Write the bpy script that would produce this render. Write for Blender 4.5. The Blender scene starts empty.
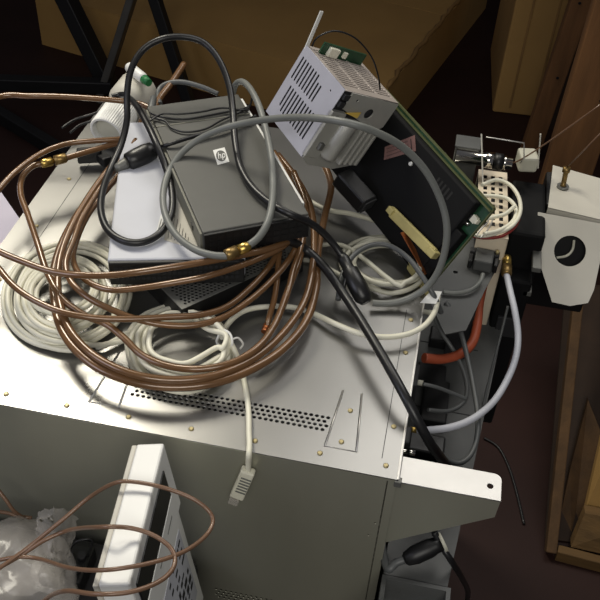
import bpy, bmesh, math, random
from mathutils import Vector, Matrix, noise
random.seed(7)
S = bpy.context.scene
COL = S.collection
V = Vector

# ------------------------------------------------------------------ camera
F = 900.0
yaw, pitch, roll = math.radians(9.0), math.radians(42.3), math.radians(3.5)
CAM = V((-.018, -.457, .6))
_r = V((math.cos(yaw), math.sin(yaw), 0)); _f = V((-math.sin(yaw), math.cos(yaw), 0)); _u = V((0, 0, 1))
FW = _f*math.cos(pitch) - _u*math.sin(pitch)
_u2 = _u*math.cos(pitch) + _f*math.sin(pitch)
RT = _r*math.cos(roll) + _u2*math.sin(roll)
UP = _u2*math.cos(roll) - _r*math.sin(roll)
cd = bpy.data.cameras.new('camera'); cam = bpy.data.objects.new('camera', cd); COL.objects.link(cam)
cd.sensor_width = 36; cd.lens = 36*F/600; cd.clip_start = .02; cd.clip_end = 50
m = Matrix.Identity(4)
for i, ax in enumerate((RT, UP, -FW)):
    for k in range(3): m[k][i] = ax[k]
m.translation = CAM
cam.matrix_world = m
S.camera = cam

def at(px, py, z=None, Y=None, X=None):
    """photo point -> the place where it lies on a given plane of the room"""
    d = FW + RT*((px-300)/F) - UP*((py-300)/F)
    t = (z-CAM.z)/d.z if z is not None else (Y-CAM.y)/d.y if Y is not None else (X-CAM.x)/d.x
    return CAM + d*t

# ------------------------------------------------------------------ materials
def mat(name, col, rough=.5, metal=0., var=.0, scale=40, bump=0., bscale=200, spec=.5, coat=0., stretch=None, alpha=None, rvar=0.):
    M = bpy.data.materials.new(name); M.use_nodes = True
    nt = M.node_tree; b = nt.nodes['Principled BSDF']
    c = [((v/255)/12.92 if v/255 <= .04045 else ((v/255+.055)/1.055)**2.4) for v in col]
    b.inputs['Base Color'].default_value = (*c, 1)
    b.inputs['Roughness'].default_value = rough; b.inputs['Metallic'].default_value = metal
    b.inputs['Specular IOR Level'].default_value = spec; b.inputs['Coat Weight'].default_value = coat
    tc = nt.nodes.new('ShaderNodeTexCoord')
    src = tc.outputs['Object']
    if stretch:
        mp = nt.nodes.new('ShaderNodeMapping'); mp.inputs['Scale'].default_value = stretch
        nt.links.new(src, mp.inputs['Vector']); src = mp.outputs['Vector']
    if var or rvar:
        n = nt.nodes.new('ShaderNodeTexNoise'); n.inputs['Scale'].default_value = scale; n.inputs['Detail'].default_value = 6
        nt.links.new(src, n.inputs['Vector'])
        if var:
            r = nt.nodes.new('ShaderNodeValToRGB')
            r.color_ramp.elements[0].position = .3; r.color_ramp.elements[1].position = .7
            r.color_ramp.elements[0].color = (*[x*(1-var) for x in c], 1); r.color_ramp.elements[1].color = (*[min(1, x*(1+var)) for x in c], 1)
            nt.links.new(n.outputs['Fac'], r.inputs['Fac']); nt.links.new(r.outputs['Color'], b.inputs['Base Color'])
        if rvar:
            mr = nt.nodes.new('ShaderNodeMapRange'); mr.inputs['To Min'].default_value = max(.02, rough-rvar); mr.inputs['To Max'].default_value = rough+rvar
            mr.inputs['From Min'].default_value = .3; mr.inputs['From Max'].default_value = .7
            nt.links.new(n.outputs['Fac'], mr.inputs['Value']); nt.links.new(mr.outputs['Result'], b.inputs['Roughness'])
    if bump:
        n2 = nt.nodes.new('ShaderNodeTexNoise'); n2.inputs['Scale'].default_value = bscale; n2.inputs['Detail'].default_value = 4
        bp = nt.nodes.new('ShaderNodeBump'); bp.inputs['Strength'].default_value = bump; bp.inputs['Distance'].default_value = .002
        nt.links.new(src, n2.inputs['Vector']); nt.links.new(n2.outputs['Fac'], bp.inputs['Height']); nt.links.new(bp.outputs['Normal'], b.inputs['Normal'])
    if alpha is not None: b.inputs['Alpha'].default_value = alpha
    return M

M_zinc = mat('zinc_sheet', (139, 138, 135), .31, .85, .05, 5, rvar=.05)
M_zincface = mat('zinc_sheet_side', (174, 173, 156), .40, .6, .12, 5, stretch=(1, 1, .3), rvar=.08)
M_bright = mat('bright_aluminium', (186, 184, 180), .4, .65, .04, 40)
M_brass_s = mat('passivated_screw', (172, 158, 116), .4, .5)
M_groove = mat('dark_gap', (22, 22, 22), .8)
M_steel = mat('grey_steel', (112, 112, 108), .5, .5, .10, 20)
M_unit = mat('grey_painted_unit', (84, 85, 84), .55, .2, .14, 18)
M_unitd = mat('dark_unit', (40, 40, 42), .6, 0, .2, 20)
M_black = mat('black_plastic', (17, 17, 18), .45, 0, .1, 30)
M_matt = mat('matt_black_cover', (15, 15, 16), .7, 0, .1, 30, spec=.2)
M_rubber = mat('black_rubber', (24, 24, 25), .38, 0, .12, 60)
M_dgrey = mat('dark_grey_enamel', (82, 82, 78), .5, .1, .04, 60)
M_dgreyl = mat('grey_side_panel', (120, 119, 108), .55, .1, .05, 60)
M_modem = mat('pale_grey_plastic', (188, 190, 198), .45, 0, .02, 30)
M_white = mat('white_plastic', (226, 226, 222), .4, 0, .02, 20)
M_whitem = mat('white_paint', (196, 192, 180), .5, 0, .04, 25)
M_cageside = mat('slotted_sheet_cool_light', (196, 196, 206), .42, .3, .04, 50)  # cool light from the left painted in as a lavender tint
M_cage = mat('cast_light_grey', (180, 179, 172), .42, .35, .05, 50)
M_cagetop = mat('perforated_sheet_warm_light', (196, 186, 178), .42, .45, .05, 60)  # warm light from above painted in as a pinkish tint
M_cagecream = mat('cream_enamel_sheet', (226, 212, 188), .45, .1, .04, 60)
M_cream = mat('cream_cable', (226, 223, 204), .45, 0, .06, 50)
M_creamd = mat('grey_cream_cable', (190, 188, 172), .45, 0, .06, 50)
M_grey = mat('grey_cable', (112, 114, 110), .45, 0, .06, 50)
M_greyd = mat('slate_cable', (84, 86, 86), .45, 0, .06, 50)
M_brown = mat('brown_coax_sheath', (112, 81, 52), .25, .12, .16, 30, coat=.5)
M_brownl = mat('thin_brown_sheath', (118, 90, 70), .35, .1, .10, 40, coat=.2)
M_copper = mat('bare_copper', (178, 108, 66), .35, .8, .1, 60)
M_gold = mat('gold_plate', (196, 166, 92), .3, .9, .05, 60)
M_brassd = mat('dull_brass', (140, 116, 72), .4, .8, .1, 60)
M_chrome = mat('chrome', (225, 222, 214), .12, 1.)
M_pcb = mat('green_circuit_board', (28, 66, 42), .4, 0, .25, 120)
M_pcbe = mat('board_edge', (84, 90, 56), .5, 0, .1, 60)
M_yel = mat('yellowed_plastic', (186, 174, 116), .4, 0, .1, 60)
M_orange = mat('orange_rubber', (158, 74, 46), .5, 0, .12, 40)
M_paper = mat('white_paper', (222, 222, 218), .7)
M_pink = mat('faded_pink_label', (124, 92, 86), .7, 0, .1, 60)
M_ink = mat('black_ink', (26, 26, 28), .7)
M_ylabel = mat('yellow_sticker', (226, 190, 90), .6)
M_cool_card = mat('white_card_cool_light', (196, 190, 204), .7, 0, .02, 20)  # white card with cool light painted in as lavender
M_timber = mat('sawn_timber', (122, 84, 48), .8, 0, .3, 6, .4, 30, stretch=(6, 6, .8))
M_wood = mat('rough_timber', (82, 58, 31), .8, 0, .3, 6, .4, 30, stretch=(6, 6, .8))
M_woodh = mat('rough_timber_flat', (104, 78, 42), .8, 0, .3, 6, .4, 30, stretch=(.9, 6, 7))
M_woodd = mat('dark_plywood', (46, 31, 19), .85, 0, .25, 5, .2, 30, stretch=(4, 4, .7))
M_card = mat('brown_cardboard', (174, 136, 78), .85, 0, .10, 4, .15, 60)
M_cardd = mat('brown_cardboard_worn', (146, 112, 64), .85, 0, .16, 8, .2, 40)
M_iron = mat('black_iron', (30, 30, 31), .5, .3, .15, 20)
M_irong = mat('grey_iron', (86, 84, 80), .5, .3, .15, 20)
M_red = mat('red_wire', (130, 40, 34), .5)
M_green = mat('green_plastic', (30, 110, 60), .5)
M_floor = mat('dark_red_brown_floor', (47, 29, 25), .6, 0, .22, 5, .05, 40, spec=.25)
M_wall = mat('dim_plaster', (110, 100, 88), .9, 0, .08, 3)

def plastic_film():
    M = bpy.data.materials.new('clear_polythene'); M.use_nodes = True
    nt = M.node_tree; b = nt.nodes['Principled BSDF']; out = nt.nodes['Material Output']
    b.inputs['Base Color'].default_value = (.72, .68, .63, 1); b.inputs['Roughness'].default_value = .22; b.inputs['Specular IOR Level'].default_value = .9
    t = nt.nodes.new('ShaderNodeBsdfTransparent'); t.inputs['Color'].default_value = (.93, .92, .9, 1)
    mx = nt.nodes.new('ShaderNodeMixShader')
    tc = nt.nodes.new('ShaderNodeTexCoord'); n = nt.nodes.new('ShaderNodeTexNoise'); n.inputs['Scale'].default_value = 30
    mr = nt.nodes.new('ShaderNodeMapRange'); mr.inputs['To Min'].default_value = .12; mr.inputs['To Max'].default_value = .42
    nt.links.new(tc.outputs['Object'], n.inputs['Vector']); nt.links.new(n.outputs['Fac'], mr.inputs['Value']); nt.links.new(mr.outputs['Result'], mx.inputs['Fac'])
    nt.links.new(t.outputs[0], mx.inputs[1]); nt.links.new(b.outputs[0], mx.inputs[2]); nt.links.new(mx.outputs[0], out.inputs['Surface'])
    return M
M_film = plastic_film()

# ------------------------------------------------------------------ mesh builder (world coordinates)
def catmull(pts, n=6, closed=False):
    pts = [V(p) for p in pts]
    if len(pts) == 2: return pts
    out = []; L = len(pts)
    seg = L if closed else L-1
    for i in range(seg):
        if closed: a, b, c, d = pts[i-1], pts[i], pts[(i+1) % L], pts[(i+2) % L]
        else: a, b, c, d = pts[max(i-1, 0)], pts[i], pts[i+1], pts[min(i+2, L-1)]
        for k in range(n):
            t = k/n
            out.append(.5*((2*b)+(c-a)*t+(2*a-5*b+4*c-d)*t*t+(3*b-a-3*c+d)*t**3))
    if not closed: out.append(pts[-1])
    return out

class MB:
    def __init__(s, T=None): s.bm = bmesh.new(); s.T = T or Matrix.Identity(4)
    def w(s, p): return s.T @ V(p)
    def box(s, lo, hi, bev=0., segs=2):
        t = bmesh.new(); bmesh.ops.create_cube(t, size=1)
        for v in t.verts: v.co = V([lo[k]+(v.co[k]+.5)*(hi[k]-lo[k]) for k in range(3)])
        if bev: bmesh.ops.bevel(t, geom=t.edges[:], offset=bev, segments=segs, affect='EDGES', profile=.5)
        return s.merge(t)
    def merge(s, t):
        bmesh.ops.recalc_face_normals(t, faces=t.faces[:])
        me = bpy.data.meshes.new('t'); t.to_mesh(me); t.free(); me.transform(s.T)
        s.bm.from_mesh(me); bpy.data.meshes.remove(me); return s
    def obox(s, c, ax, half, bev=0.):
        """box from a centre, two axis directions and half sizes"""
        x = V(ax[0]).normalized(); y = V(ax[1]); y = (y-x*x.dot(y)).normalized(); z = x.cross(y)
        T = Matrix((( x.x, y.x, z.x, c[0]), (x.y, y.y, z.y, c[1]), (x.z, y.z, z.z, c[2]), (0, 0, 0, 1)))
        old = s.T; s.T = old @ T; s.box([-h for h in half], half, bev); s.T = old; return s
    def beam(s, a, b, wx, wy, up=(0, 0, 1), bev=0.):
        a = V(a); b = V(b); d = b-a; return s.obox((a+b)/2, (d, up), (d.length/2, wx/2, wy/2), bev)
    def prism(s, poly, ext):
        t = bmesh.new(); ext = V(ext)
        A = [t.verts.new(V(p)) for p in poly]; B = [t.verts.new(V(p)+ext) for p in poly]
        t.faces.new(A); t.faces.new(B[::-1]); n = len(A)
        for i in range(n): t.faces.new((A[i], B[i], B[(i+1) % n], A[(i+1) % n]))
        return s.merge(t)
    def tube(s, pts, r, seg=10, closed=False, caps=True, rfun=None):
        pts = [s.w(p) for p in pts]; n = len(pts); t = bmesh.new()
        tang = []
        for i in range(n):
            a = pts[i-1] if (i > 0 or closed) else pts[i]; b = pts[(i+1) % n] if (i < n-1 or closed) else pts[i]
            d = b-a; tang.append(d.normalized() if d.length > 1e-9 else V((0, 0, 1)))
        nrm = tang[0].orthogonal().normalized(); rings = []
        for i in range(n):
            nrm = nrm-tang[i]*nrm.dot(tang[i]); nrm = nrm.normalized() if nrm.length > 1e-9 else tang[i].orthogonal().normalized()
            bn = tang[i].cross(nrm); rr = rfun(i/(n-1)) if rfun else r
            rings.append([t.verts.new(pts[i]+(nrm*math.cos(2*math.pi*k/seg)+bn*math.sin(2*math.pi*k/seg))*rr) for k in range(seg)])
        for i in range(n if closed else n-1):
            A, B = rings[i], rings[(i+1) % n]
            for k in range(seg): t.faces.new((A[k], A[(k+1) % seg], B[(k+1) % seg], B[k]))
        if caps and not closed: t.faces.new(rings[0][::-1]); t.faces.new(rings[-1])
        for f in t.faces: f.smooth = len(f.verts) == 4
        old = s.T; s.T = Matrix.Identity(4); s.merge(t); s.T = old; return s
    def lathe(s, a, b, prof, seg=20, ribs=0.):
        """profile [(t along a->b, radius)] turned about the line a-b"""
        a = V(a); b = V(b); d = (b-a); z = d.normalized(); x = z.orthogonal().normalized(); y = z.cross(x); t = bmesh.new(); rings = []
        for (h, r) in prof:
            rings.append([t.verts.new(a+d*h+(x*math.cos(2*math.pi*k/seg)+y*math.sin(2*math.pi*k/seg))*(r*(1-ribs*(k % 2)))) for k in range(seg)])
        for A, B in zip(rings, rings[1:]):
            for k in range(seg): t.faces.new((A[k], A[(k+1) % seg], B[(k+1) % seg], B[k]))
        t.faces.new(rings[0][::-1]); t.faces.new(rings[-1])
        if not ribs:
            for f in t.faces: f.smooth = len(f.verts) == 4
        return s.merge(t)
    def cyl(s, a, b, r, seg=20): return s.lathe(a, b, [(0, r), (1, r)], seg)
    def plate(s, outer, holes, th, T=None):
        """sheet with real holes: outlines in its own plane, thickness th below"""
        cu = bpy.data.curves.new('p', 'CURVE'); cu.dimensions = '2D'; cu.fill_mode = 'BOTH'; cu.extrude = th/2
        for pl in [outer]+holes:
            sp = cu.splines.new('POLY'); sp.points.add(len(pl)-1); sp.use_cyclic_u = True
            for q, (x, y) in zip(sp.points, pl): q.co = (x, y, 0, 1)
        o = bpy.data.objects.new('p', cu); COL.objects.link(o)
        dg = bpy.context.evaluated_depsgraph_get(); me = bpy.data.meshes.new_from_object(o.evaluated_get(dg))
        me.transform(s.T @ (T or Matrix.Identity(4)) @ Matrix.Translation((0, 0, -th/2)))
        s.bm.from_mesh(me); bpy.data.objects.remove(o); bpy.data.curves.remove(cu); bpy.data.meshes.remove(me)
        return s
    def text(s, txt, size, T, depth=.0002, shear=0.):
        cu = bpy.data.curves.new('t', 'FONT'); cu.body = txt; cu.size = size; cu.extrude = depth; cu.align_x = 'CENTER'; cu.align_y = 'CENTER'; cu.shear = shear
        o = bpy.data.objects.new('t', cu); COL.objects.link(o)
        dg = bpy.context.evaluated_depsgraph_get(); me = bpy.data.meshes.new_from_object(o.evaluated_get(dg))
        me.transform(s.T @ T); s.bm.from_mesh(me); bpy.data.objects.remove(o); bpy.data.curves.remove(cu); bpy.data.meshes.remove(me); return s

def frame(o, x, y):
    x = V(x).normalized(); y = V(y); y = (y-x*x.dot(y)).normalized(); z = x.cross(y)
    return Matrix(((x.x, y.x, z.x, o[0]), (x.y, y.y, z.y, o[1]), (x.z, y.z, z.z, o[2]), (0, 0, 0, 1)))

def obj(name, mb, material, parent=None):
    """link a builder as one mesh; parts keep their place relative to their thing's base"""
    bm = mb.bm
    bmesh.ops.remove_doubles(bm, verts=bm.verts[:], dist=1e-6)
    lo = V((min(v.co.x for v in bm.verts), min(v.co.y for v in bm.verts), min(v.co.z for v in bm.verts)))
    hi = V((max(v.co.x for v in bm.verts), max(v.co.y for v in bm.verts), max(v.co.z for v in bm.verts)))
    org = V(((lo.x+hi.x)/2, (lo.y+hi.y)/2, lo.z))
    base = V((0, 0, 0)); p = parent
    while p: base += p.location; p = p.parent
    for v in bm.verts: v.co -= org
    me = bpy.data.meshes.new(name); bm.to_mesh(me); bm.free(); me.materials.append(material)
    o = bpy.data.objects.new(name, me); COL.objects.link(o); o.parent = parent; o.location = org-base
    return o
def tag(o, label, cat, group=None, kind=None):
    if label: o['label'] = label
    if cat: o['category'] = cat
    if group: o['group'] = group
    if kind: o['kind'] = kind
    return o
def thing(name, loc, label, cat, group=None):
    o = bpy.data.objects.new(name, None); COL.objects.link(o); o.location = loc; o.empty_display_size = .02
    return tag(o, label, cat, group)
def lab(o, t): o['label'] = t; return o
def P(lst, z=None):
    return [at(q[0], q[1], z=(q[2] if len(q) > 2 else z)) for q in lst]
def cable(lst, r, z=None, n=7, seg=10, mb=None):
    return (mb or MB()).tube(catmull(P(lst, z), n), r, seg)
def circ(cx, cy, r, n=16, a0=0.): return [(cx+r*math.cos(a0+2*math.pi*k/n), cy+r*math.sin(a0+2*math.pi*k/n)) for k in range(n)]
def rect(x0, y0, x1, y1): return [(x0, y0), (x1, y0), (x1, y1), (x0, y1)]
def slot(x0, y0, x1, y1, n=4):
    """rounded slot along its longer side"""
    w = min(x1-x0, y1-y0)/2; out = []
    if x1-x0 > y1-y0:
        for k in range(n+1): a = -math.pi/2+math.pi*k/n; out.append((x1-w+w*math.cos(a), (y0+y1)/2+w*math.sin(a)))
        for k in range(n+1): a = math.pi/2+math.pi*k/n; out.append((x0+w+w*math.cos(a), (y0+y1)/2+w*math.sin(a)))
    else:
        for k in range(n+1): a = math.pi*k/n; out.append(((x0+x1)/2+w*math.cos(a), y1-w+w*math.sin(a)))
        for k in range(n+1): a = math.pi+math.pi*k/n; out.append(((x0+x1)/2+w*math.cos(a), y0+w+w*math.sin(a)))
    return out

ZF = -.75
# ================================================================== the setting
fl = obj('floor', MB().box((-3.2, -1.6, ZF-.05), (3.2, 4.2, ZF)), M_floor); tag(fl, 'dark red-brown floor of the store room', 'floor', kind='structure')
wl = obj('wall_back', MB().box((-3.2, 4.2, ZF-.05), (3.2, 4.3, 2.0)), M_wall); tag(wl, 'dim plain wall at the back of the store room', 'wall', kind='structure')

# ================================================================== big metal chassis
H = .36; CD = .5; CW = .44
ch = thing('metal_chassis', (-.22, .25, -H), 'large galvanised sheet-metal equipment case with a rack ear at near right', 'equipment case')
holes = []
for j in range(4):
    y = .0375+j*.0047
    for i in range(35):
        x = -.240+i*.0050+(j % 2)*.0025
        if j == 3 and i < 1: continue
        holes.append(circ(x, y, .0019, 6, math.pi/6))
def trap(cx, s):     # tapered slit outlines of one lug
    return cx
slits = []
for cx, s in ((-.2605, 1), (-.052, 1)):
    for sg in (-1, 1):
        x0, x1 = cx+sg*.0135, cx+sg*.0085
        slits.append([(x0-.0005, .020), (x0+.0005, .020), (x1+.0005, .086), (x1-.0005, .086)])
mb = MB(); mb.plate(rect(-CW, 0, 0, CD), holes+slits, .0012)
obj('top_plate', mb, M_zinc, ch)
mb = MB()
mb.box((-CW, .0002, -.0035), (-.0002, .0012, -.0011))
nh = []
for j in range(4):
    for i in range(16): nh.append(circ(-.158+i*.0052+(j % 2)*.0026, -.232-j*.0047, .0019, 6, math.pi/6))
for i in range(2): nh.append(circ(-.0125-.004*i, -.066-.02*i, .0011, 8))
mb.plate([(-CW, -H), (-.0005, -H), (-.0005, -.0015), (-CW, -.0015)], nh, .0012, frame((0, 0, 0), (1, 0, 0), (0, 0, 1)))
obj('near_panel', mb, M_zincface, ch)
obj('inner_core', MB().box((-CW+.002, .004, -H), (-.012, CD-.002, -.006)), M_groove, ch)
obj('far_panel', MB().box((-CW, CD-.0012, -H), (0, CD, -.0013)), M_zincface, ch)
obj('left_panel', MB().box((-CW, .0013, -H), (-CW+.0012, CD-.0013, -.0013)), M_zincface, ch)
mb = MB(); mb.plate([(0.0, -H), (CD, -H), (CD, -.004), (0., -.004)], [circ(.12, -.03, .006), circ(.26, -.035, .008), rect(.15, -.05, .2, -.025)], .0012, frame((-.008, 0, 0), (0, 1, 0), (0, 0, 1)))
lab(obj('rear_panel', mb, M_steel, ch), 'grey connector panel on the right side')
obj('seam', MB().box((-.0164, .019, 0), (-.0158, .206, .00015)), M_groove, ch)
obj('seam', MB().box((-CW+.0335, .02, 0), (-CW+.0341, .45, .00015)), M_groove, ch)
mb = MB(); mb.box((-.0012, .0, -.012), (0.0006, .4, .0004), .0003)
obj('folded_edge', mb, M_bright, ch)
for cx in (-.2605, -.052):
    mb = MB()
    for sg in (-1, 1):
        x0, x1 = cx+sg*.0135, cx+sg*.0085
        mb.tube([(x0+.0008, .020, .0003), (x1+.0008, .086, .0003)], .0007, 6)
    mb.tube([(cx-.0135, .0205, .0002), (cx+.0135, .0205, .0002)], .0004, 6)
    obj('tapered_lug', mb, M_bright, ch)
spots = [(-.0118-.0557*i, .012) for i in range(8)]+[(-.0105, .055+.0458*k) for k in range(4)]+[(-.417, .06+.09*k) for k in range(5)]
spots += [(-.052, .028), (-.050, .064)]
for x, y in spots:
    mb = MB().lathe((x, y, 0), (x, y, .0012), [(0, .0024), (.5, .0024), (1, .0014)], 14)
    mb.box((x-.0012, y-.0002, .0012), (x+.0012, y+.0002, .00125))
    obj('screw', mb, M_brass_s, ch)
# rack ear at the near right corner
mb = MB()
n = 6; rr = .006; oc = [(0.001, -.0005), (.083, -.0005)]
top = [(0.001, -.0005), (.0835, -.0005)]+[(.0835-rr+rr*math.cos(math.pi/2*k/n), .026-rr+rr*math.sin(math.pi/2*k/n)) for k in range(n+1)]+[(0.001, .026)]
mb.plate(top, [circ(.0745, .0125, .0028)], .0015, Matrix.Translation((0, 0, -.0015)))
ear = obj('rack_ear', mb, M_bright, ch)
mb = MB().plate([(-.001, -.092), (.083, -.025), (.0835, -.003), (-.001, -.003)], [], .0014, frame((0, 0, 0), (1, 0, 0), (0, 0, 1)))
obj('ear_web', mb, M_zincface, ear)
lab(obj('corner_clip', MB().box((-.003, -.002, -.008), (.003, .004, -.001), .0008), M_steel, ch), 'dark corner clip')
# sockets on the right side panel
for (px, py, mt, r) in ((402, 438, M_chrome, .0035), (415, 430, M_gold, .004), (421, 383, M_creamd, .004), (432, 313, M_creamd, .004)):
    c = at(px, py, X=.010); r *= .62; c.z = min(c.z, -.012); c = V((0, .055, -.03)) if mt is M_chrome else c
    mb = MB().lathe((-.008, c.y, c.z), (.012, c.y, c.z), [(0, r*1.6), (.25, r*1.6), (.26, r), (.7, r), (.72, r*1.15), (1, r*1.15)], 14)
    obj('socket', mb, mt, ch)
for (y, z, h) in ((.075, -.04, .02), (.16, -.05, .03)):
    obj('terminal_block', MB().box((-.008, y-h/2, z-.02), (.006, y+h/2, z+.01), .0015), M_unitd, ch)

# ================================================================== units below / beside
lower = thing('equipment_case', (-.22, .2, ZF), 'lower dark grey equipment case carrying the galvanised case', 'equipment case')
obj('body', MB().box((-.46, .003, ZF), (-.002, .5, -H-.0005), .004), M_unitd, lower)
obj('lid_lip', MB().box((-.461, .002, -H-.03), (-.001, .501, -H-.02), .001), M_steel, lower)
led = thing('storage_case', (-.4, -.2, ZF), 'dark storage case in front of the galvanised case, under the bag and the white meter', 'case')
obj('body', MB().box((-.62, -.40, ZF), (-.17, -.012, -.1665), .006), M_unitd, led)
obj('handle', MB().tube(catmull([(-.45, -.4, -.35), (-.44, -.43, -.36), (-.36, -.43, -.36), (-.35, -.4, -.35)], 5), .006), M_black, led)

su = thing('side_unit', (.05, .26, ZF), 'grey equipment unit standing on the right, below the loose grey cables', 'equipment unit')
obj('body', MB().prism([(.003, -.008, ZF), (.061, -.008, ZF), (.099, .34, ZF), (.099, .5, ZF), (.003, .5, ZF)], (0, 0, -.13-ZF)), M_unit, su)
mb = MB()
for y in (.12, .2, .3, .38): obj('lid_seam', MB().box((.006, y, -.13), (.072, y+.001, -.1296)), M_groove, su)
for (px, py, w, d, h) in ((441, 333, .012, .012, .014), (432, 370, .016, .014, .012), (436, 398, .014, .03, .012), (425, 452, .018, .012, .03), (412, 462, .03, .014, .02)):
    c = at(px, py, z=-.115)
    obj('connector_block', MB().box((max(c.x-w, .004), c.y-d, -.13), (c.x+w, c.y+d, -.13+h), .002), M_black, su)

tr = thing('metal_tray', (.035, -.07, ZF), 'grey metal tray with raised rim below the rack ear', 'tray')
mb = MB(); mb.box((.002, -.12, -.150), (.064, -.0095, -.146)); mb.box((.002, -.0135, -.146), (.064, -.0095, -.128)); mb.box((.060, -.12, -.146), (.064, -.0135, -.128)); mb.box((.002, -.12, -.146), (.006, -.0135, -.128))
obj('tray_pan', mb, M_unit, tr)
obj('stand', MB().box((.006, -.115, ZF), (.060, -.012, -.150)), M_unitd, tr)

# panel under the ear with plug
pp = thing('mains_plug', at(425, 550, z=-.105), 'black mains plug below the rack ear with a pale ring', 'plug')
a, b = at(404, 560, z=-.112), at(441, 543, z=-.100)
mb = MB().lathe(a, b, [(0, .004), (.06, .0065), (.3, .0088), (.7, .0088), (.85, .0075), (1, .0075)], 12)
obj('body', mb, M_black, pp)
lab(obj('ring', MB().lathe(b, b+(b-a).normalized()*.003, [(0, .0092), (1, .0092)], 18), M_creamd, pp), 'pale ring')
obj('cord', MB().tube(catmull([a, at(396, 563, z=-.114), at(388, 569, z=-.118), V((-.001, .012, -.125)), V((-.004, .03, -.13))], 6), .0038), M_greyd, pp)
tag(obj('black_cable', cable([(434, 532, -.09), (441, 545, -.10), (452, 562, -.115), (462, 578, -.17), (468, 592, -.30), (466, 606, -.42)], .003), M_rubber), 'black cord dropping to the floor beside the grey metal tray', 'cord')

# ================================================================== white meter in front of the near panel
MT = frame((-.1866, -.03, .0306), (.1359, -.9867, .0887), (-.976, -.1477, -.1603))
zsg = -1 if MT.col[2][2] > 0 else 1
def mt(l, s_, f): return (l, s_, zsg*f)
def mbox(mb, lo, hi, bev=0.):
    z0, z1 = sorted((zsg*lo[2], zsg*hi[2])); return mb.box((lo[0], lo[1], z0), (hi[0], hi[1], z1), bev)
meter = thing('test_meter', MT @ V(mt(.06, .014, .2)), 'white bench meter standing on edge before the case, its black display facing right', 'meter')
ML = .132
mb = MB(MT); mbox(mb, (0, .001, 0), (ML, .0235, .0715), .0018); obj('bezel', mb, M_white, meter)
mb = MB(MT); mbox(mb, (.005, .0028, .066), (ML-.004, .0235, .196), .002); obj('body', mb, M_white, meter)
mb = MB(MT); mbox(mb, (.0, .0235, .0012), (ML, .0278, .194), .001); lab(obj('back_cover', mb, M_whitem, meter), 'greyish back cover')
mb = MB(MT); mbox(mb, (.019, -.0002, .011), (ML-.008, .0016, .040), .0008); lab(obj('display', mb, M_black, meter), 'black display window')
mb = MB(MT); mbox(mb, (.017, .0002, .0425), (ML-.006, .0014, .069), .0005); obj('front_strip', mb, M_white, meter)
mb = MB(MT); mbox(mb, (.018, .0024, .084), (ML-.01, .0029, .17)); lab(obj('label_plate', mb, M_modem, meter), 'pale label')
mb = MB(MT)
rg = random.Random(3)
for j in range(8):
    for i in range(9):
        if rg.random() < .8:
            x = .022+i*.0105+rg.uniform(0, .003); f_ = .090+j*.0095
            mbox(mb, (x, .0021, f_), (x+rg.uniform(.004, .012), .0025, f_+rg.uniform(.002, .0075 if j > 2 else .003)))
obj('label_print', mb, M_ink, meter)
mb = MB(MT); mbox(mb, (.03, -.0001, .052), (.048, .0003, .0535)); mbox(mb, (.07, -.0001, .052), (.08, .0003, .0535)); obj('front_marking', mb, M_grey, meter)

# small black gear between bag and meter
bg = thing('switch_module', at(72, 580, z=-.17), 'small black module with terminals between the plastic bag and the white meter', 'module')
c = at(70, 572, z=-.165)
obj('body', MB().box((c.x-.022, c.y-.02, -.166), (c.x+.02, c.y+.02, -.145), .003), M_black, bg)
for i in range(3):
    for j in range(2): obj('terminal', MB().cyl((c.x-.012+i*.012, c.y-.008+j*.014, -.145), (c.x-.012+i*.012, c.y-.008+j*.014, -.140), .004, 12), M_unitd, bg)
obj('lead', MB().tube(catmull([(c.x, c.y+.02, -.17), at(68, 556, z=-.14), at(76, 542, z=-.12), at(92, 540, z=-.12), at(88, 555, z=-.14), (c.x+.014, c.y+.02, -.16)], 6), .0012, 8), M_rubber, bg)

# crumpled clear bag
def bag():
    mb = MB(); t = mb.bm; NU, NV = 48, 30
    c = at(4, 590, z=-.125); rows = []
    ax = V((1, 0, 0)); 
    for i in range(NV+1):
        v = i/NV; row = []
        for j in range(NU):
            a = 2*math.pi*j/NU
            r = math.sin(math.pi*min(v*1.0, .985))**.7
            p = V((math.cos(a)*.060*r, math.sin(a)*.060*r, (.5-v)*.10))
            q = p.normalized() if p.length else V((0, 0, 1))
            d = noise.noise(q*1.6+V((3, 1, 2)))*.014+abs(noise.noise(q*3.2+V((1, 7, 2))))*.008+noise.noise(q*6)*.0022
            row.append(t.verts.new(c+p+q*d))
        rows.append(row)
    for i in range(NV):
        for j in range(NU): 
            f = t.faces.new((rows[i][j], rows[i][(j+1) % NU], rows[i+1][(j+1) % NU], rows[i+1][j])); f.smooth = True
    return mb
bagr = thing('plastic_bag', at(30, 590, z=-.18), 'crumpled clear plastic bag at the near left, in front of the galvanised case', 'bag')
obj('pouch', bag(), M_film, bagr)
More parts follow.
